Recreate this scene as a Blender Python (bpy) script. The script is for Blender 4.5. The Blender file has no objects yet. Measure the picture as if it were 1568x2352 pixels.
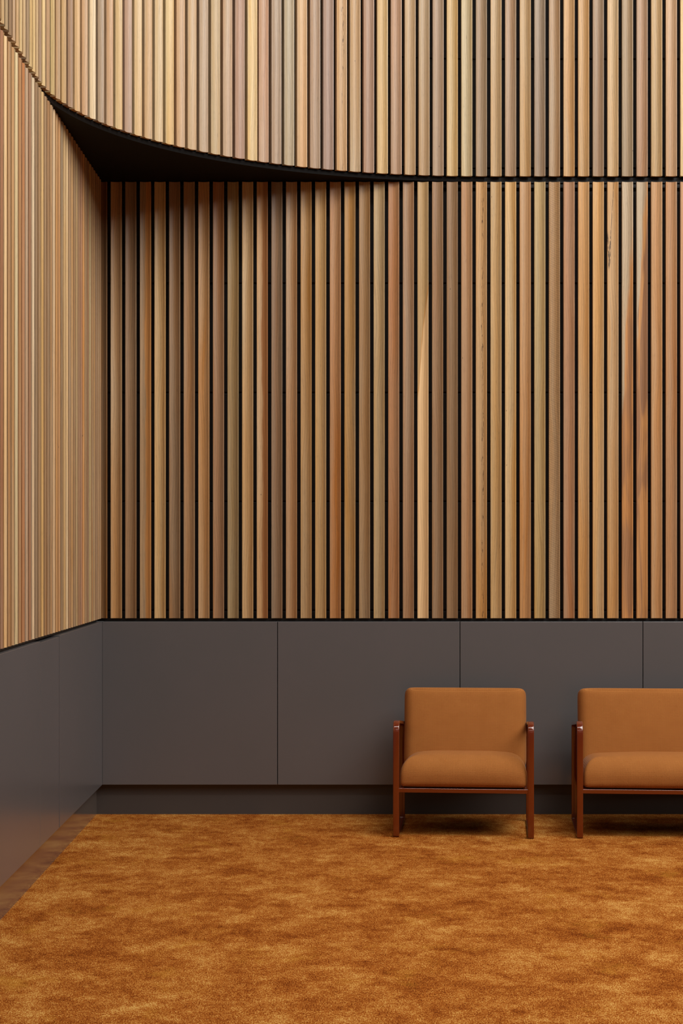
import bpy, bmesh, math, random
from mathutils import Vector, Matrix

random.seed(7)
SC = bpy.context.scene
COL = SC.collection
PI = math.pi

# ------------------------------------------------------------------ measured set-up
CAM_Z = 1.477          # eye height
DIST = 10.0            # camera to the face of the back wall
F = 4200.0             # focal length in pixels of the 1568 wide frame
WX = -1.307            # face of the left wall
PITCH = 0.07988        # batten spacing
ARC_R = 2.086          # radius of the curved upper wall
ARC_X = 0.7786         # where the curve leaves the back wall
Z_LO0, Z_LO1 = 1.077, 3.464     # lower battens
Z_UP0, Z_UP1 = 3.496, 5.60      # upper battens
BACK = 0.08            # backing board behind the batten faces
X_END = 4.2            # right end of what is built
Y_END = -5.2           # near end of the left wall


def lin(h):
    h = h.lstrip('#')
    out = []
    for i in (0, 2, 4):
        c = int(h[i:i + 2], 16) / 255.0
        out.append(c / 12.92 if c <= 0.04045 else ((c + 0.055) / 1.055) ** 2.4)
    return out


# ------------------------------------------------------------------ helpers
def link(o, parent=None):
    COL.objects.link(o)
    if parent is not None:
        o.parent = parent
    return o


def obj(name, bm, mats, parent=None, smooth=False):
    me = bpy.data.meshes.new(name)
    bmesh.ops.recalc_face_normals(bm, faces=bm.faces[:])
    bm.to_mesh(me)
    bm.free()
    for m in (mats if isinstance(mats, (list, tuple)) else [mats]):
        me.materials.append(m)
    if smooth:
        for p in me.polygons:
            p.use_smooth = True
    return link(bpy.data.objects.new(name, me), parent)


def tag(o, label=None, cat=None, group=None, kind=None):
    if label:
        o['label'] = label
    if cat:
        o['category'] = cat
    if group:
        o['group'] = group
    if kind:
        o['kind'] = kind
    return o


def box(bm, x0, x1, y0, y1, z0, z1, bevel=0.0, mi=0):
    vs = [bm.verts.new((x, y, z)) for x in (x0, x1) for y in (y0, y1) for z in (z0, z1)]
    q = [(0, 1, 3, 2), (4, 6, 7, 5), (0, 4, 5, 1), (2, 3, 7, 6), (0, 2, 6, 4), (1, 5, 7, 3)]
    fs = [bm.faces.new([vs[i] for i in f]) for f in q]
    for f in fs:
        f.material_index = mi
    bmesh.ops.recalc_face_normals(bm, faces=fs)
    if bevel:
        es = list({e for f in fs for e in f.edges})
        bmesh.ops.bevel(bm, geom=es, offset=bevel, segments=2, profile=0.5, affect='EDGES')


def prism(bm, pts, z0, z1, mi=0):
    a = [bm.verts.new((p[0], p[1], z0)) for p in pts]
    b = [bm.verts.new((p[0], p[1], z1)) for p in pts]
    n = len(pts)
    fs = [bm.faces.new(a[::-1]), bm.faces.new(b)]
    for i in range(n):
        fs.append(bm.faces.new((a[i], a[(i + 1) % n], b[(i + 1) % n], b[i])))
    for f in fs:
        f.material_index = mi
    return fs


def so_x(t, so):
    """x repeated on three axes"""
    c = t.n('ShaderNodeCombineXYZ')
    for i in range(3):
        t.l(so.outputs[0], c.inputs[i])
    return c.outputs[0]


class NT:
    """small helper for node materials"""
    def __init__(self, name):
        self.m = bpy.data.materials.new(name)
        self.m.use_nodes = True
        self.t = self.m.node_tree
        self.bsdf = self.t.nodes['Principled BSDF']

    def n(self, kind, **kw):
        nd = self.t.nodes.new(kind)
        for k, v in kw.items():
            setattr(nd, k, v)
        return nd

    def l(self, a, b):
        self.t.links.new(a, b)

    def set(self, nd, key, v):
        if isinstance(v, bpy.types.NodeSocket):
            self.l(v, nd.inputs[key])
        else:
            nd.inputs[key].default_value = v

    def math(self, op, a, b=0.0, c=None, clamp=False):
        nd = self.n('ShaderNodeMath', operation=op, use_clamp=clamp)
        self.set(nd, 0, a)
        self.set(nd, 1, b)
        if c is not None:
            self.set(nd, 2, c)
        return nd.outputs[0]

    def vmath(self, op, a, b):
        nd = self.n('ShaderNodeVectorMath', operation=op)
        self.set(nd, 0, a)
        self.set(nd, 1, b)
        return nd.outputs[0]

    def noise(self, vec, scale, detail=3.0, rough=0.55, dist=0.0):
        nd = self.n('ShaderNodeTexNoise')
        self.set(nd, 'Vector', vec)
        self.set(nd, 'Scale', scale)
        self.set(nd, 'Detail', detail)
        self.set(nd, 'Roughness', rough)
        self.set(nd, 'Distortion', dist)
        return nd.outputs['Fac']

    def ramp(self, fac, stops, interp='LINEAR'):
        nd = self.n('ShaderNodeValToRGB')
        nd.color_ramp.interpolation = interp
        e = nd.color_ramp.elements
        while len(e) < len(stops):
            e.new(0.5)
        for el, (p, c) in zip(e, stops):
            el.position = p
            el.color = (*c, 1.0) if isinstance(c, (list, tuple)) else (c, c, c, 1.0)
        self.l(fac, nd.inputs[0])
        return nd.outputs[0]

    def mix(self, fac, a, b, mode='MIX'):
        nd = self.n('ShaderNodeMix', data_type='RGBA', blend_type=mode)
        self.set(nd, 0, fac)
        for i, v in ((6, a), (7, b)):
            if isinstance(v, (list, tuple)):
                v = (*v[:3], 1.0)
            self.set(nd, i, v)
        return nd.outputs[2]

    def bump(self, h, strength, dist):
        nd = self.n('ShaderNodeBump')
        self.set(nd, 'Height', h)
        self.set(nd, 'Strength', strength)
        self.set(nd, 'Distance', dist)
        self.l(nd.outputs[0], self.bsdf.inputs['Normal'])

    def smooth(self, v, a, b):
        nd = self.n('ShaderNodeMapRange', interpolation_type='SMOOTHSTEP')
        self.set(nd, 0, v)
        self.set(nd, 1, a)
        self.set(nd, 2, b)
        return nd.outputs[0]

    def p(self, **kw):
        for k, v in kw.items():
            self.set(self.bsdf, k.replace('_', ' '), (*v, 1.0) if isinstance(v, (list, tuple)) and len(v) == 3 else v)


# ------------------------------------------------------------------ materials
def mat_plain(name, col, rough, spec=0.5, coat=0.0, metal=0.0):
    t = NT(name)
    t.p(Metallic=metal)
    t.p(Base_Color=lin(col), Roughness=rough)
    t.set(t.bsdf, 'Specular IOR Level', spec)
    if coat:
        t.set(t.bsdf, 'Coat Weight', coat)
        t.set(t.bsdf, 'Coat Roughness', 0.06)
    return t.m


def mat_wood(name, feature=None, second='#b07a44', third='#8a6a50'):
    """sawn and oiled hardwood; the tone of each batten is its object colour"""
    t = NT(name)
    tc = t.n('ShaderNodeTexCoord').outputs['Object']
    oi = t.n('ShaderNodeObjectInfo')
    rnd = oi.outputs['Random']
    base = oi.outputs['Color']
    off = t.n('ShaderNodeCombineXYZ')
    t.set(off, 0, t.math('MULTIPLY', rnd, 37.0))
    t.set(off, 1, t.math('MULTIPLY', rnd, 11.3))
    t.set(off, 2, t.math('MULTIPLY', rnd, 83.0))
    v = t.vmath('ADD', tc, off.outputs[0])
    # grain that wanders a little across the batten
    wander = t.noise(t.vmath('MULTIPLY', v, (0.0, 0.0, 1.0)), 1.1, 1.0)
    sx = t.n('ShaderNodeSeparateXYZ')
    t.l(v, sx.inputs[0])
    lean = t.math('MULTIPLY', t.math('SUBTRACT', wander, 0.5), 0.10)
    cx = t.n('ShaderNodeCombineXYZ')
    t.set(cx, 0, t.math('ADD', sx.outputs[0], lean))
    t.set(cx, 1, sx.outputs[1])
    t.set(cx, 2, sx.outputs[2])
    g = cx.outputs[0]
    fine = t.noise(t.vmath('MULTIPLY', g, (420.0, 420.0, 9.0)), 1.0, 3.0, 0.6)
    mid = t.noise(t.vmath('MULTIPLY', g, (62.0, 62.0, 0.9)), 1.0, 3.0, 0.55, 0.4)
    broad = t.noise(t.vmath('MULTIPLY', g, (16.0, 16.0, 0.55)), 1.0, 2.0, 0.5, 0.5)
    ring = t.n('ShaderNodeTexWave', wave_type='BANDS', bands_direction='X', wave_profile='SIN')
    t.set(ring, 'Vector', t.vmath('MULTIPLY', g, (24.0, 24.0, 0.42)))
    t.set(ring, 'Scale', 1.0)
    t.set(ring, 'Distortion', 5.0)
    t.set(ring, 'Detail', 2.0)
    t.set(ring, 'Detail Scale', 0.8)
    val = t.math('ADD', t.math('MULTIPLY', fine, 0.52), t.math('MULTIPLY', mid, 0.42))
    val = t.math('ADD', val, t.math('MULTIPLY', ring.outputs['Fac'], 0.14))
    val = t.math('ADD', val, 0.46)
    hs = t.n('ShaderNodeHueSaturation')
    t.set(hs, 'Color', base)
    t.set(hs, 'Hue', t.math('ADD', 0.508, t.math('MULTIPLY', t.math('SUBTRACT', broad, 0.5), -0.03)))
    t.set(hs, 'Saturation', t.math('ADD', 0.93, t.math('MULTIPLY', t.math('SUBTRACT', broad, 0.5), 0.6)))
    t.set(hs, 'Value', val)
    c = hs.outputs[0]
    # short dark pores
    pore = t.noise(t.vmath('MULTIPLY', g, (900.0, 900.0, 26.0)), 1.0, 1.0)
    c = t.mix(t.math('MULTIPLY', t.smooth(pore, 0.62, 0.78), 0.5), c, [0.05, 0.028, 0.014])
    # small pin knots, a few per batten
    vo = t.n('ShaderNodeTexVoronoi', feature='F1')
    t.set(vo, 'Vector', t.vmath('MULTIPLY', v, (1.0, 1.0, 0.42)))
    t.set(vo, 'Scale', 9.0)
    c = t.mix(t.math('MULTIPLY', t.math('SUBTRACT', 1.0, t.smooth(vo.outputs['Distance'], 0.012, 0.024)), 0.75), c, [0.03, 0.015, 0.008])
    so = t.n('ShaderNodeSeparateXYZ')
    t.l(tc, so.inputs[0])
    x, z = so.outputs[0], so.outputs[2]
    wob = t.math('MULTIPLY', t.math('SUBTRACT', t.noise(t.vmath('MULTIPLY', tc, (20.0, 20.0, 2.2)), 1.0, 3.0), 0.5), 0.03)
    if feature == 'sapwood':          # pale sapwood on one side, heartwood on the other
        edge = t.math('ADD', x, t.math('MULTIPLY', wob, 1.6))
        c = t.mix(t.smooth(edge, -0.008, 0.004), c, t.mix(1.0, lin(second), t.math('ADD', val, 0.0), 'MULTIPLY'))
    elif feature in ('figured', 'figured2'):        # grey sapwood above, orange and brown swirls below
        edge = t.math('ADD', t.math('ADD', x, t.math('MULTIPLY', wob, 2.4)), t.math('MULTIPLY', t.math('SUBTRACT', 1.62 if feature == 'figured' else 1.98, z), 0.055))
        swirl = t.noise(t.vmath('ADD', t.vmath('MULTIPLY', tc, (22.0, 22.0, 2.1)), (0.0, 3.0 if feature == 'figured' else 41.0, 1.0)), 1.0, 2.0, 0.5, 0.8)
        heart = t.mix(t.smooth(swirl, 0.42, 0.60), lin(second), lin(third))
        heart = t.mix(1.0, heart, val, 'MULTIPLY')
        c = t.mix(t.smooth(edge, -0.012, 0.006), c, heart)
    elif feature == 'streak':         # diagonal cream streak crossing the face
        edge = t.math('ADD', t.math('SUBTRACT', x, t.math('MULTIPLY', t.math('SUBTRACT', z, 1.55), 0.10)), wob)
        c = t.mix(t.smooth(edge, -0.006, 0.008), c, t.mix(1.0, lin(second), val, 'MULTIPLY'))
        line = t.math('ABSOLUTE', edge)
        c = t.mix(t.math('MULTIPLY', t.math('SUBTRACT', 1.0, t.smooth(line, 0.001, 0.0035)), 0.7), c, lin(third))
    elif feature == 'gum':            # black gum vein running down from the top
        path = t.math('ADD', t.math('MULTIPLY', t.math('SUBTRACT', z, 2.06), 0.060), -0.014)
        d = t.math('ABSOLUTE', t.math('ADD', t.math('SUBTRACT', x, path), t.math('MULTIPLY', wob, 0.25)))
        rag = t.noise(t.vmath('MULTIPLY', tc, (260.0, 260.0, 45.0)), 1.0, 2.0)
        wide = t.math('ADD', 0.0012, t.math('MULTIPLY', t.math('SUBTRACT', 1.0, t.smooth(z, 1.95, 2.15)), 0.0042))
        m = t.math('MULTIPLY', t.math('LESS_THAN', d, t.math('MULTIPLY', wide, t.math('ADD', rag, 0.45))), t.smooth(z, 1.90, 1.94))
        fork = t.math('ADD', -0.022, t.math('MULTIPLY', t.math('SUBTRACT', z, 1.93), -0.040))
        d2 = t.math('ABSOLUTE', t.math('ADD', t.math('SUBTRACT', x, fork), t.math('MULTIPLY', wob, 0.15)))
        m2 = t.math('MULTIPLY', t.math('LESS_THAN', d2, t.math('MULTIPLY', 0.0034, t.math('ADD', rag, 0.3))), t.math('MULTIPLY', t.smooth(z, 1.90, 1.94), t.math('SUBTRACT', 1.0, t.smooth(z, 2.08, 2.13))))
        m = t.math('MAXIMUM', m, m2)
        m = t.math('MULTIPLY', m, t.smooth(rag, 0.36, 0.44))
        c = t.mix(t.math('MULTIPLY', m, 0.85), c, [0.03, 0.018, 0.012])
    elif feature == 'checks':         # ragged dark drying checks down the face
        lane = t.math('ABSOLUTE', t.math('ADD', t.math('SUBTRACT', x, 0.006), t.math('MULTIPLY', wob, 0.8)))
        rag = t.noise(t.vmath('MULTIPLY', tc, (330.0, 330.0, 26.0)), 1.0, 2.0)
        lenm = t.noise(t.vmath('MULTIPLY', v, (0.0, 0.0, 1.4)), 1.0, 1.0)
        m = t.math('MULTIPLY', t.math('LESS_THAN', lane, 0.006), t.math('GREATER_THAN', rag, 0.60))
        m = t.math('MULTIPLY', m, t.smooth(lenm, 0.42, 0.50))
        c = t.mix(t.math('MULTIPLY', m, 0.85), c, [0.05, 0.022, 0.012])
    elif feature == 'ripple':         # fiddleback figure: fine bars across the grain
        w = t.n('ShaderNodeTexWave', wave_type='BANDS', bands_direction='Z', wave_profile='SIN')
        t.set(w, 'Vector', t.vmath('ADD', tc, t.vmath('MULTIPLY', (0.0, 0.0, 0.45), so_x(t, so))))
        t.set(w, 'Scale', 26.0)
        t.set(w, 'Distortion', 3.0)
        t.set(w, 'Detail', 1.0)
        t.set(w, 'Detail Scale', 4.0)
        c = t.mix(0.6, c, t.mix(1.0, c, t.ramp(w.outputs['Fac'], [(0.0, 0.72), (1.0, 1.12)]), 'MULTIPLY'))
    t.p(Base_Color=c)
    t.set(t.bsdf, 'Roughness', t.math('ADD', 0.36, t.math('MULTIPLY', mid, 0.14)))
    t.set(t.bsdf, 'Specular IOR Level', 0.5)
    t.bump(t.math('ADD', fine, t.math('MULTIPLY', pore, -0.6)), 0.12, 0.002)
    return t.m


def mat_carpet():
    t = NT('burnt_orange_carpet')
    tc = t.n('ShaderNodeTexCoord').outputs['Object']
    cloud = t.noise(t.vmath('MULTIPLY', tc, (2.7, 2.5, 1.0)), 1.0, 6.0, 0.66, 0.2)
    cloud2 = t.noise(t.vmath('MULTIPLY', t.vmath('ADD', tc, (7.3, 2.1, 0.0)), (8.0, 6.5, 1.0)), 1.0, 5.0, 0.75, 0.2)
    gold = t.noise(t.vmath('MULTIPLY', t.vmath('ADD', tc, (31.0, 17.0, 0.0)), (3.4, 2.6, 1.0)), 1.0, 5.0, 0.7)
    pile = t.noise(t.vmath('MULTIPLY', tc, (230.0, 75.0, 1.0)), 1.0, 3.0, 0.75)
    tuft = t.noise(t.vmath('MULTIPLY', t.vmath('ADD', tc, (3.0, 9.0, 0.0)), (52.0, 15.0, 1.0)), 1.0, 2.0, 0.6)
    f = t.math('ADD', t.math('MULTIPLY', cloud, 0.95), t.math('MULTIPLY', cloud2, 1.15))
    f = t.math('ADD', f, t.math('MULTIPLY', t.math('SUBTRACT', pile, 0.5), 2.5))
    f = t.math('ADD', f, t.math('MULTIPLY', t.math('SUBTRACT', tuft, 0.5), 0.45))
    c = t.ramp(t.math('SUBTRACT', f, 0.54), [(0.08, lin('#602a0a')), (0.34, lin('#8c4714')), (0.52, lin('#a45c20')), (0.72, lin('#ba7a35')), (0.95, lin('#d6a65c'))])
    gm = t.math('MULTIPLY', t.smooth(gold, 0.54, 0.74), 0.55)
    c = t.mix(gm, c, t.mix(0.5, c, lin('#c48e30')))
    t.p(Base_Color=c, Roughness=0.95)
    t.set(t.bsdf, 'Specular IOR Level', 0.04)
    t.set(t.bsdf, 'Sheen Weight', 0.0)
    t.set(t.bsdf, 'Sheen Roughness', 0.5)
    t.bump(t.math('ADD', pile, t.math('MULTIPLY', tuft, 0.5)), 0.55, 0.006)
    return t.m


def mat_panel():
    t = NT('warm_grey_painted_panel')
    tc = t.n('ShaderNodeTexCoord').outputs['Object']
    n = t.noise(tc, 2.2, 3.0)
    c = t.mix(n, lin('#585757'), lin('#605c5d'))
    t.p(Base_Color=c)
    t.set(t.bsdf, 'Roughness', 0.27)
    t.set(t.bsdf, 'Specular IOR Level', 0.8)
    t.bump(t.noise(tc, 90.0, 2.0), 0.03, 0.002)
    return t.m


def mat_fabric():
    t = NT('rust_woven_upholstery')
    tc = t.n('ShaderNodeTexCoord').outputs['Object']
    s = t.n('ShaderNodeSeparateXYZ')
    t.l(tc, s.inputs[0])
    k = 2 * PI / 0.0054
    wob = t.math('MULTIPLY', t.noise(tc, 60.0, 2.0), 1.2)
    a = t.math('SINE', t.math('ADD', t.math('MULTIPLY', s.outputs[0], k), wob))
    b = t.math('SINE', t.math('ADD', t.math('MULTIPLY', t.math('ADD', s.outputs[2], t.math('MULTIPLY', s.outputs[1], 0.9)), k), wob))
    weave = t.math('MULTIPLY', t.math('ADD', t.math('MULTIPLY', a, 0.5), 0.5), t.math('ADD', t.math('MULTIPLY', b, 0.5), 0.5))
    weave = t.math('SUBTRACT', 1.0, weave)
    yarn = t.noise(tc, 420.0, 2.0, 0.7)
    mott = t.noise(tc, 14.0, 2.0)
    f = t.math('ADD', t.math('MULTIPLY', weave, 0.28), t.math('MULTIPLY', yarn, 0.42))
    f = t.math('ADD', f, t.math('MULTIPLY', mott, 0.10))
    c = t.ramp(f, [(0.10, lin('#703c15')), (0.42, lin('#9c602c')), (0.74, lin('#be8045'))])
    t.p(Base_Color=c, Roughness=0.88)
    t.set(t.bsdf, 'Specular IOR Level', 0.15)
    t.set(t.bsdf, 'Sheen Weight', 0.06)
    t.set(t.bsdf, 'Sheen Roughness', 0.4)
    t.bump(t.math('ADD', weave, t.math('MULTIPLY', yarn, 0.5)), 0.35, 0.0015)
    return t.m


WOOD = mat_wood('hardwood_batten')
WOODS = {
    'sapwood': mat_wood('hardwood_batten_sapwood', 'sapwood', '#c08a50'),
    'orange_side': mat_wood('hardwood_batten_orange_side', 'sapwood', '#9c6a3e'),
    'figured': mat_wood('hardwood_batten_figured', 'figured', '#c08850', '#a27650'),
    'figured2': mat_wood('hardwood_batten_swirled', 'figured2', '#c08c56', '#966e4e'),
    'streak': mat_wood('hardwood_batten_streak', 'streak', '#d8b483', '#b9823c'),
    'gum': mat_wood('hardwood_batten_gum_vein', 'gum'),
    'checks': mat_wood('hardwood_batten_checked', 'checks'),
    'ripple': mat_wood('hardwood_batten_rippled', 'ripple'),
}
BLACK = mat_plain('black_acoustic_board', '#484441', 0.5, 0.5)
BLACKS = mat_plain('black_stained_spacer', '#0c0b0a', 0.8, 0.1)
CHANNEL = mat_plain('black_metal_channel', '#1b1b1c', 0.45, 0.4)
SOFFIT = mat_plain('black_painted_soffit', '#0b0807', 0.7, 0.12)
PANEL = mat_panel()
KICK = mat_plain('dark_polished_skirting', '#7c736b', 0.13, 0.6, metal=0.55)
KICKB = mat_plain('dark_painted_skirting', '#47423f', 0.35, 0.35)
SUB = mat_plain('dark_wall_core', '#2a2828', 0.8, 0.2)
CARPET = mat_carpet()
FABRIC = mat_fabric()
PAINT = mat_plain('oxide_red_lacquered_steel', '#6a280d', 0.16, 0.5, 0.7)
GLIDE = mat_plain('black_plastic_glide', '#141212', 0.5)
SCREED = mat_plain('grey_screed', '#6b6762', 0.8)

# ------------------------------------------------------------------ the room
bm = bmesh.new()
box(bm, WX - 0.25, X_END + 3, -13.0, 0.25, -0.16, -0.012)
tag(obj('floor', bm, SCREED), kind='structure')

bm = bmesh.new()
box(bm, WX - 0.04, X_END + 3, -13.0, 0.04, -0.012, 0.0)
o = obj('carpet', bm, CARPET)
tag(o, 'burnt orange mottled carpet covering the whole floor', 'carpet', kind='stuff')

SEAMS = [1.117, 1.717, 2.317, 2.919, 3.436]
SEAMS_UP = [3.553, 4.155, 4.757, 5.359]


def rows(z0, z1, seams):
    zs = [z0] + [s for s in seams if z0 < s < z1] + [z1]
    g = 0.004
    return [(a + (g if i else 0), b - (g if i < len(zs) - 2 else 0)) for i, (a, b) in enumerate(zip(zs, zs[1:]))]


# back wall: core, black boards with horizontal joints
bm = bmesh.new()
box(bm, WX - 0.25, X_END, BACK + 0.012, BACK + 0.12, 1.06, 5.7)
box(bm, WX - 0.25, X_END, 0.06, BACK + 0.12, 0.0, 1.05)
for a, b in rows(1.06, 3.47, SEAMS):
    box(bm, WX - 0.08, X_END, BACK, BACK + 0.012, a, b, 0.004)
for a, b in rows(3.492, 5.7, SEAMS_UP):
    box(bm, ARC_X, X_END, BACK, BACK + 0.012, a, b, 0.004)
wall_back = tag(obj('wall_back', bm, [BLACK]), kind='structure')

bm = bmesh.new()
LX = WX - BACK
box(bm, LX - 0.12, LX - 0.012, Y_END, BACK, 1.06, 5.7)
box(bm, LX - 0.12, WX - 0.06, Y_END, 0.06, 0.0, 1.05)
for a, b in rows(1.06, 3.47, SEAMS):
    box(bm, LX - 0.012, LX, Y_END, BACK, a, b, 0.004)
for a, b in rows(3.492, 5.7, SEAMS_UP):
    box(bm, LX - 0.012, LX, Y_END, -ARC_R, a, b, 0.004)
wall_left = tag(obj('wall_left', bm, [BLACK]), kind='structure')

# curved upper wall: bent black boards
bm = bmesh.new()
CX, CY = ARC_X, -ARC_R


def arc(r, th):
    return (CX - r * math.sin(th), CY + r * math.cos(th))


NA = 64
for a, b in rows(3.492, 5.7, SEAMS_UP):
    pts = [arc(ARC_R + BACK, PI / 2 * i / NA) for i in range(NA + 1)] + [arc(ARC_R + BACK + 0.012, PI / 2 * (NA - i) / NA) for i in range(NA + 1)]
    r0, r1 = ARC_R + BACK, ARC_R + BACK + 0.012
    for i in range(NA):
        t0, t1 = PI / 2 * i / NA, PI / 2 * (i + 1) / NA
        q = [arc(r0, t0), arc(r0, t1), arc(r1, t1), arc(r1, t0)]
        prism(bm, q, a, b)
bmesh.ops.remove_doubles(bm, verts=bm.verts[:], dist=1e-5)
tag(obj('wall_curved', bm, BLACK), kind='structure')

# soffit that closes the corner under the curve, and the shadow gap channel beside it
bm = bmesh.new()
rim = ARC_R + 0.026
pts = [(ARC_X + 0.001, BACK)]
pts += [(WX - BACK, BACK), (WX - BACK, -ARC_R)]
pts += [arc(rim, PI / 2 * (NA - i) / NA) for i in range(NA + 1)]
prism(bm, pts, 3.470, 3.493)
tag(obj('soffit', bm, SOFFIT), 'black soffit closing the corner under the curved timber wall', 'soffit', kind='structure')
bm = bmesh.new()
box(bm, ARC_X + 0.001, X_END, 0.050, BACK + 0.01, 3.466, 3.4955, 0.001)
tag(obj('trim_1', bm, CHANNEL), kind='structure')
bm = bmesh.new()
box(bm, WX - BACK, WX - 0.034, Y_END, -ARC_R - 0.001, 3.466, 3.4955, 0.001)
tag(obj('trim_2', bm, CHANNEL), kind='structure')

# grey wall panels and recessed skirting
PB, PT = 0.1663, 1.0585
edges = [WX, -0.350, 0.6476, 1.6476, 2.645, 3.643, X_END]
for i, (a, b) in enumerate(zip(edges, edges[1:])):
    bm = bmesh.new()
    box(bm, a + (0.0018 if i else -0.0), b - 0.0018, 0.0, 0.060, PB, PT, 0.0015)
    obj('wall_panel', bm, PANEL, wall_back)
ys = [0.0, -1.525, -2.067, -3.6, Y_END]
for i, (a, b) in enumerate(zip(ys, ys[1:])):
    bm = bmesh.new()
    box(bm, WX - 0.060, WX, b + (0.001 if i else 0.008), a - (0.001 if i > 1 else (0.008 if i else 0.0)), PB, PT - (0.006 if i == 1 else 0.0), 0.0012)
    obj('wall_panel', bm, PANEL, wall_left)
bm = bmesh.new()
box(bm, WX - 0.036, X_END, 0.036, 0.058, 0.0, PB + 0.003)
tag(obj('baseboard_back', bm, KICKB), kind='structure')
bm = bmesh.new()
box(bm, WX - 0.058, WX - 0.036, Y_END, 0.036, 0.0, PB + 0.003)
tag(obj('baseboard_left', bm, KICK), kind='structure')
# dark ledge strip in the gap between panels and battens
bm = bmesh.new()
box(bm, WX - BACK, X_END, 0.030, BACK, 1.060, 1.0765)
tag(obj('trim_3', bm, CHANNEL), kind='structure')
bm = bmesh.new()
box(bm, WX - BACK, WX - 0.030, Y_END, 0.030, 1.060, 1.0765)
tag(obj('trim_4', bm, CHANNEL), kind='structure')


# ------------------------------------------------------------------ timber battens
def batten_mesh(z0, z1):
    bm = bmesh.new()
    w, t, lipl, lipr, sag = 0.030, 0.028, 0.0025, 0.0050, 0.0092
    pts = [(-w, t), (-w, 0.0)]
    xa, xb = -w + lipl, w - lipr
    n = 12
    for i in range(n + 1):
        u = i / n
        pts.append((xa + (xb - xa) * u, sag * (1 - (2 * u - 1) ** 2)))
    pts += [(w, 0.0), (w, t)]
    fs = prism(bm, pts, 0.0, z1 - z0)
    # soften the small lip edges
    box(bm, -0.013, 0.013, t, BACK, 0.004, z1 - z0 - 0.004, 0.0, 1)
    me = bpy.data.meshes.new('batten')
    bmesh.ops.recalc_face_normals(bm, faces=bm.faces[:])
    bm.to_mesh(me)
    bm.free()
    me.materials.append(WOOD)
    me.materials.append(BLACKS)
    # smooth only the hollow of the face
    for p in me.polygons:
        c = p.center
        p.use_smooth = False
    for p in me.polygons:
        if abs(p.normal.z) < 0.1 and p.normal.y < -0.3 and abs(p.center.x) < w - lipr and p.material_index == 0:
            p.use_smooth = True
    try:
        me.set_sharp_from_angle(angle=math.radians(20))
    except Exception:
        pass
    return me


ME_LO = batten_mesh(Z_LO0, Z_LO1)
ME_UP = batten_mesh(Z_UP0, Z_UP1)


def cladding(name, loc, label):
    o = bpy.data.objects.new(name, None)
    o.location = loc
    link(o)
    return tag(o, label, 'timber cladding')


def batten(me, parent, x, y, rot, z, hexcol, feature=None, gain=1.0):
    b = bpy.data.objects.new('batten', me)
    b.location = Vector((x, y, z)) - parent.location
    b.rotation_euler = (0, 0, rot)
    c = [0.87 * p + 0.13 * q for p, q in zip(lin(hexcol), lin('#b4864f'))]
    b.color = (c[0] * gain, c[1] * gain, c[2] * gain, 1.0)
    link(b, parent)
    if feature:
        b.material_slots[0].link = 'OBJECT'
        b.material_slots[0].material = WOODS[feature]
    return b


POOL = ['#b08456', '#a87c50', '#c0935c', '#967050', '#b88858', '#a0704a', '#caa26a', '#8c6a4c', '#b4906a', '#a88a64']

LOWER = ['#86572f', '#b4875a', '#8c6a4c', '#9a7c5c', '#c49a64', '#886344', '#99704c', '#b28050', '#94623e', '#92774f',
         '#b88f60', '#b98756', '#80624b', '#a67c58', '#aa7840', '#b48852', '#a96e40', '#a87c48', '#946e48', '#aa875a',
         '#a36a42', '#9b7050', '#b08d5e', '#8c6342', '#866446', '#aa7850', '#bc8850', '#b8905e', '#c89a60', '#b68050',
         '#b0915f', '#a07850', '#a87452', '#be8a54', '#c8965e', '#c08e5a', '#b49c80', '#b09a80', '#b88558', '#b07e58',
         '#b88058']
LOWER_F = {3: 'sapwood', 4: None, 11: 'orange_side', 22: 'streak', 26: 'checks', 27: None, 31: 'ripple',
           35: 'gum', 36: 'figured', 37: 'figured2'}
low = cladding('batten_cladding', (0.0, 0.0, Z_LO0), 'lower bank of vertical timber battens on the back wall above the grey panels')
bm = bmesh.new()
box(bm, WX - 0.06, X_END, 0.058, BACK, 3.441, 3.463, 0.002)
o = obj('rail', bm, CHANNEL, low)
o.location = -low.location
nmax = int((X_END - 0.06 + 1.2619) / PITCH)
for n in range(-1, nmax):
    i = n + 1
    col = LOWER[i] if i < len(LOWER) else random.choice(POOL)
    batten(ME_LO, low, -1.2619 + 0.030 + PITCH * n, 0.0, 0.0, Z_LO0, col, LOWER_F.get(i))

LEFT = ['#9a6a50', '#dcae76', '#a87a50', '#b48659', '#d2bc90', '#a87850', '#b07046', '#b69a80', '#96664a', '#d4ba98',
        '#907358', '#987452', '#c8a068', '#98724f', '#98704e', '#a47e5a', '#ccaa84', '#b88656', '#b88254', '#907458',
        '#c29864', '#d2ae80', '#a07c5c', '#b89066', '#977454', '#ae8e66', '#9c7052', '#a4745a', '#c8884e', '#9e7c5a',
        '#906c52', '#b49462', '#a07a58', '#ac8862', '#987458', '#a48060', '#a48060']
side = cladding('batten_cladding', (WX, -1.5, Z_LO0), 'timber battens on the left side wall below the shadow gap')
for k in range(-28, 36):
    y = -2.853 + PITCH * k - 0.030
    if y < Y_END + 0.05:
        continue
    i = k + 1
    col = LEFT[i] if 0 <= i < len(LEFT) else random.choice(POOL)
    batten(ME_LO, side, WX, y, PI / 2, Z_LO0, col)

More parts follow.
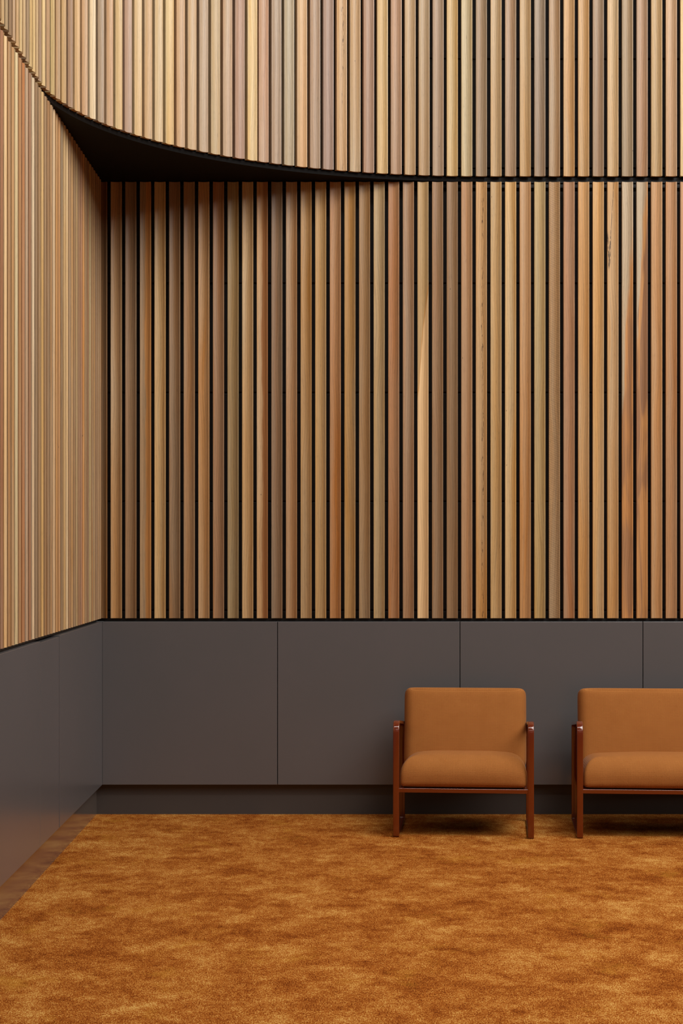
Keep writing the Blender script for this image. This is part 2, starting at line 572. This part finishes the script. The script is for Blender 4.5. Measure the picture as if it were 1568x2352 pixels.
# upper bank, from the right end going left round the curve
UPPER = {39: '#e2bc80', 38: '#c8966c', 37: '#c29c6c', 36: '#b48462', 35: '#a48868', 34: '#d0a068', 33: '#a2866c', 32: '#cc9e6a',
         31: '#ca965e', 30: '#b28a64', 29: '#9e846c', 28: '#c49864', 27: '#b28a68', 26: '#c8a070', 25: '#a48464', 24: '#ccb080',
         23: '#d8ae70', 22: '#b09278', 21: '#bc9a74', 20: '#c8a074', 19: '#ba8e70', 18: '#dcb47a', 17: '#b48e78', 16: '#c8a47c',
         15: '#d4a474', 14: '#ac8a7c', 13: '#b89a82', 12: '#d2a67a', 11: '#b2a084', 10: '#ae9884', 9: '#be967c', 8: '#e0bc84',
         7: '#b2907e', 6: '#c09a7c', 5: '#c4a67e', 4: '#ba9a7e', 3: '#c8a27a', 2: '#c89e78', 1: '#dcb880', 0: '#d4b488',
         -1: '#c8a47c', -2: '#d8b484', -3: '#b4927e', -4: '#d0b080', -5: '#c49e7c', -6: '#a89078', -7: '#e2c8a2', -8: '#c69870',
         -9: '#d2a878', -10: '#a07e66', -11: '#c29864', -12: '#ba9068', -13: '#c4a874', -14: '#b48c68', -15: '#e0bc84',
         -16: '#a07c60', -17: '#c8a478', -18: '#d6b27a', -19: '#ceac78', -20: '#9c8064', -21: '#c8a274', -22: '#ceaa74',
         -23: '#c49868', -24: '#b88e6a'}
UPPER_F = {15: 'checks'}
SPEC_SHIFT = [(40, 0.0), (23, 0.0), (20, 0.08), (15, 0.21), (10, 0.34), (8.6, 0.36), (8.4, 0.46), (5, 0.49), (-5, 0.50), (-11, 0.46), (-60, 0.46)]


def shift(n):
    for (a, sa), (b, sb) in zip(SPEC_SHIFT, SPEC_SHIFT[1:]):
        if b <= n <= a:
            return sb + (sa - sb) * (n - b) / (a - b)
    return 0.0


up = cladding('batten_cladding', (0.0, -0.5, Z_UP0), 'upper bank of timber battens that curves from the left wall into the back wall')
bm = bmesh.new()
box(bm, ARC_X, X_END, 0.058, BACK, 3.508, 3.541, 0.002)
for i in range(NA):
    t0, t1 = PI / 2 * i / NA, PI / 2 * (i + 1) / NA
    prism(bm, [arc(ARC_R + 0.058, t0), arc(ARC_R + 0.058, t1), arc(ARC_R + BACK, t1), arc(ARC_R + BACK, t0)], 3.508, 3.541)
o = obj('rail', bm, CHANNEL, up)
o.location = -up.location
for n in range(nmax - 1, -60, -1):
    X = -1.2619 + 0.030 + PITCH * (n + shift(n))
    s = ARC_X - X
    if s <= 0:
        x, y, rot = X, 0.0, 0.0
    elif s < ARC_R * PI / 2:
        rot = s / ARC_R
        x, y = arc(ARC_R, rot)
    else:
        rot = PI / 2
        x, y = WX, -ARC_R - (s - ARC_R * PI / 2)
        if y < Y_END + 0.05 or y < -4.0:
            break
    batten(ME_UP, up, x, y, rot, Z_UP0, UPPER.get(n, random.choice(POOL)), UPPER_F.get(n), 0.80 if n > 12 else 0.90)


# ------------------------------------------------------------------ seating
def cushion(hx, hy, hz, r, top=(0.0, 0.0), crown=0.0, front=0.0, n=26):
    """upholstered block: rounded box whose top edges roll over softly and whose faces swell a little"""
    bm = bmesh.new()

    def axis(h):
        inner = h - r
        ts = []
        k = 7
        for i in range(k):
            ts.append(-h + r * (1 - math.cos(i / k * PI / 2)) if False else -h + r * i / k)
        m = n
        for i in range(m + 1):
            ts.append(-inner + 2 * inner * i / m)
        for i in range(1, k + 1):
            ts.append(inner + r * i / k)
        return ts
    ax = [axis(hx), axis(hy), axis(hz)]
    H = (hx, hy, hz)
    cache = {}

    def vert(p):
        key = tuple(round(c, 5) for c in p)
        if key in cache:
            return cache[key]
        inn = Vector([max(-(H[i] - r), min(H[i] - r, p[i])) for i in range(3)])
        d = Vector(p) - inn
        q = inn + (d.normalized() * r if d.length > 1e-9 else d)
        # soft roll of the top edges
        t = max(0.0, (q.z + hz * 0.35) / (hz * 1.35))
        roll = 1 - math.sqrt(max(0.0, 1 - min(t, 0.985) ** 2))
        u, v, w = q.x / hx, q.y / hy, q.z / hz
        ex, ey = max(0.0, abs(u)), max(0.0, abs(v))
        q2 = q.copy()
        q2.x -= top[0] * roll * (1 if u > 0 else -1) * ex ** 3
        q2.y -= top[1] * roll * (1 if v > 0 else -1) * ey ** 3
        q2.z += crown * (1 - u ** 4) * (1 - v ** 2) * max(0.0, w)
        q2.y += front * (1 - u ** 4) * (1 - w ** 2) * min(0.0, v)
        cache[key] = bm.verts.new(q2)
        return cache[key]

    for d in range(3):
        a, b = [(1, 2), (2, 0), (0, 1)][d]
        for sgn in (-1, 1):
            for i in range(len(ax[a]) - 1):
                for j in range(len(ax[b]) - 1):
                    quad = []
                    for ii, jj in ((i, j), (i + 1, j), (i + 1, j + 1), (i, j + 1)):
                        p = [0, 0, 0]
                        p[d] = sgn * H[d]
                        p[a] = ax[a][ii]
                        p[b] = ax[b][jj]
                        quad.append(vert(p))
                    if len(set(quad)) == 4:
                        try:
                            bm.faces.new(quad if sgn > 0 else quad[::-1])
                        except ValueError:
                            pass
    for _ in range(16):
        bmesh.ops.smooth_vert(bm, verts=bm.verts[:], factor=0.5, use_axis_x=True, use_axis_y=True, use_axis_z=True)
    return bm


def fillet(pts, radii, seg=12):
    out = []
    n = len(pts)
    for i in range(n):
        p, a, b = Vector(pts[i]), Vector(pts[i - 1]), Vector(pts[(i + 1) % n])
        r = radii[i]
        u, v = (a - p).normalized(), (b - p).normalized()
        ang = u.angle(v)
        tlen = r / math.tan(ang / 2)
        c = p + (u + v).normalized() * (r / math.sin(ang / 2))
        s, e = p + u * tlen, p + v * tlen
        a0 = math.atan2(s.y - c.y, s.x - c.x)
        a1 = math.atan2(e.y - c.y, e.x - c.x)
        d = (a1 - a0 + PI) % (2 * PI) - PI
        for k in range(seg + 1):
            t = a0 + d * k / seg
            out.append(Vector((c.x + r * math.cos(t), c.y + r * math.sin(t))))
    return out


BAR_W, BAR_T = 0.031, 0.015


def hoop_bm(xc, depth=0.60):
    """flat steel bar bent into a closed loop: runner, front leg, arm, rear leg"""
    h = depth / 2
    outer_p = [(-h, 0.0), (h, 0.0), (h, 0.531), (-h, 0.592)]
    outer_r = [0.010, 0.016, 0.030, 0.062]
    t = BAR_T
    inner_p = [(-h + t, t), (h - t, t), (h - t, 0.531 - t - 0.0015), (-h + t, 0.592 - t - 0.0015 - 0.0015)]
    inner_r = [0.003, 0.004, 0.016, 0.047]
    O, I = fillet(outer_p, outer_r), fillet(inner_p, inner_r)
    bm = bmesh.new()
    n = len(O)
    x0, x1 = xc - BAR_W / 2, xc + BAR_W / 2
    rings = []
    for P, x in ((O, x0), (O, x1), (I, x1), (I, x0)):
        rings.append([bm.verts.new((x, p.x, p.y)) for p in P])
    for k in range(4):
        A, B = rings[k], rings[(k + 1) % 4]
        for i in range(n):
            bm.faces.new((A[i], A[(i + 1) % n], B[(i + 1) % n], B[i]))
    bmesh.ops.recalc_face_normals(bm, faces=bm.faces[:])
    sharp = [e for e in bm.edges if len(e.link_faces) == 2 and e.calc_face_angle(0) > 1.0]
    bmesh.ops.bevel(bm, geom=sharp, offset=0.0035, segments=3, profile=0.5, affect='EDGES')
    return bm


def seat_unit(name, width, label, cat):
    root = bpy.data.objects.new(name, None)
    link(root)
    tag(root, label, cat)
    hw = width / 2
    for s in (-1, 1):
        hp = obj('arm_frame', hoop_bm(s * (hw - BAR_W / 2)), PAINT, root, True)
        hp.data.set_sharp_from_angle(angle=math.radians(40))
        for y in (-0.24, 0.24):
            bm = bmesh.new()
            box(bm, s * (hw - BAR_W / 2) - 0.009, s * (hw - BAR_W / 2) + 0.009, y - 0.018, y + 0.018, 0.0003, 0.002)
            obj('glide', bm, GLIDE, hp)
    inn = hw - BAR_W
    # seat frame: front, rear and side rails carrying the cushion
    bm = bmesh.new()
    box(bm, -inn - 0.002, inn + 0.002, -0.297, -0.272, 0.2265, 0.2485, 0.002)
    obj('front_rail', bm, PAINT, root)
    bm = bmesh.new()
    box(bm, -inn - 0.002, inn + 0.002, 0.262, 0.285, 0.192, 0.214, 0.002)
    obj('rear_rail', bm, PAINT, root)
    for s in (-1, 1):
        bm = bmesh.new()
        a, b = s * inn, s * (inn - 0.022)
        box(bm, min(a, b), max(a, b), -0.274, 0.264, 0.2275, 0.2475, 0.002)
        for v in bm.verts:
            v.co.z -= (v.co.y + 0.274) / 0.538 * 0.034
        obj('side_rail', bm, PAINT, root)
    bm = bmesh.new()
    box(bm, -inn + 0.02, inn - 0.02, -0.274, 0.264, 0.236, 0.246)
    for v in bm.verts:
        v.co.z -= (v.co.y + 0.274) / 0.538 * 0.034
    obj('seat_deck', bm, GLIDE, root)
    # seat cushion, tilted back
    cb = cushion(inn - 0.0015, 0.258, 0.079, 0.026, top=(0.080, 0.085), crown=0.016, front=0.010)
    sc = obj('seat_cushion', cb, FABRIC, root, True)
    sc.location = (0.0, -0.033, 0.3150)
    sc.rotation_euler = (math.radians(-3.6), 0, 0)
    # back cushion, leaning back: modelled lying on its back then stood up
    bb = cushion(inn + 0.0005, 0.212, 0.058, 0.034, top=(0.030, 0.004), crown=0.014)
    bc = obj('back_cushion', bb, FABRIC, root, True)
    bc.location = (0.0, 0.212, 0.506)
    bc.rotation_euler = (math.radians(90 - 13), 0, 0)
    # back frame behind the cushion: two rails and a sheet
    bm = bmesh.new()
    box(bm, -inn + 0.03, inn - 0.03, 0.060, 0.072, -0.19, 0.17, 0.003)
    bf = obj('back_shell', bm, PAINT, root)
    bf.location = (0.0, 0.212, 0.506)
    bf.rotation_euler = (math.radians(-13), 0, 0)
    bm = bmesh.new()
    box(bm, -inn - 0.002, inn + 0.002, 0.268, 0.288, 0.455, 0.475, 0.002)
    obj('back_rail', bm, PAINT, root)
    return root


chair = seat_unit('armchair', 0.709, 'rust fabric single armchair with brown metal arms, standing left of the sofa', 'armchair')
chair.location = (0.6388, -0.4886, 0.0)
chair.rotation_euler = (0, 0, math.radians(-4.9))
sofa = seat_unit('sofa', 1.33, 'wide rust fabric sofa with brown metal arms, cut off by the right edge', 'sofa')
sofa.location = (1.8705, -0.553, 0.0)
sofa.rotation_euler = (0, 0, math.radians(-4.5))

# ------------------------------------------------------------------ light
w = bpy.data.worlds.new('soft_daylight')
SC.world = w
w.use_nodes = True
bg = w.node_tree.nodes['Background']
bg.inputs[0].default_value = (1.0, 0.985, 0.96, 1.0)
bg.inputs[1].default_value = 0.08


def area(name, loc, target, sx, sy, watts, col=(1.0, 0.96, 0.9), spread=180):
    d = bpy.data.lights.new(name, 'AREA')
    d.shape = 'RECTANGLE'
    d.size, d.size_y = sx, sy
    d.energy = watts
    d.color = col
    d.spread = math.radians(spread)
    o = bpy.data.objects.new(name, d)
    link(o)
    o.location = loc
    v = Vector(target) - Vector(loc)
    o.rotation_euler = v.to_track_quat('-Z', 'Y').to_euler()
    return o


# daylight from high glazing to the right of the camera, and linear ceiling lamps
area('high_window_daylight', (4.4, -4.2, 7.3), (-0.4, -0.3, 1.4), 6.0, 5.4, 1020, (1.0, 0.975, 0.94))
for y, wd, p in ((-3.5, 0.22, 180), (-8.6, 0.2, 85), (-16.0, 0.3, 60)):
    area('linear_ceiling_lamp', (2.2, y, 6.2), (2.2, y, 0.0), 7.5, wd, p, (1.0, 0.97, 0.92))

# ------------------------------------------------------------------ camera and view
cam = bpy.data.cameras.new('camera')
cam.sensor_fit = 'HORIZONTAL'
cam.sensor_width = 36.0
cam.lens = F / 1568.0 * 36.0
cam.shift_y = (1252.0 - 1176.0) / 1568.0
cam.clip_end = 100
co = bpy.data.objects.new('camera', cam)
link(co)
co.location = (0.0, -DIST, CAM_Z)
co.rotation_euler = (math.radians(90), 0, 0)
SC.camera = co

vs = SC.view_settings
SC.display_settings.display_device = 'sRGB'
vs.view_transform = 'Standard'
vs.look = 'None'
vs.gamma = 1.0
vs.use_curve_mapping = False
vs.exposure = -0.62
SC.cycles.use_denoising = True
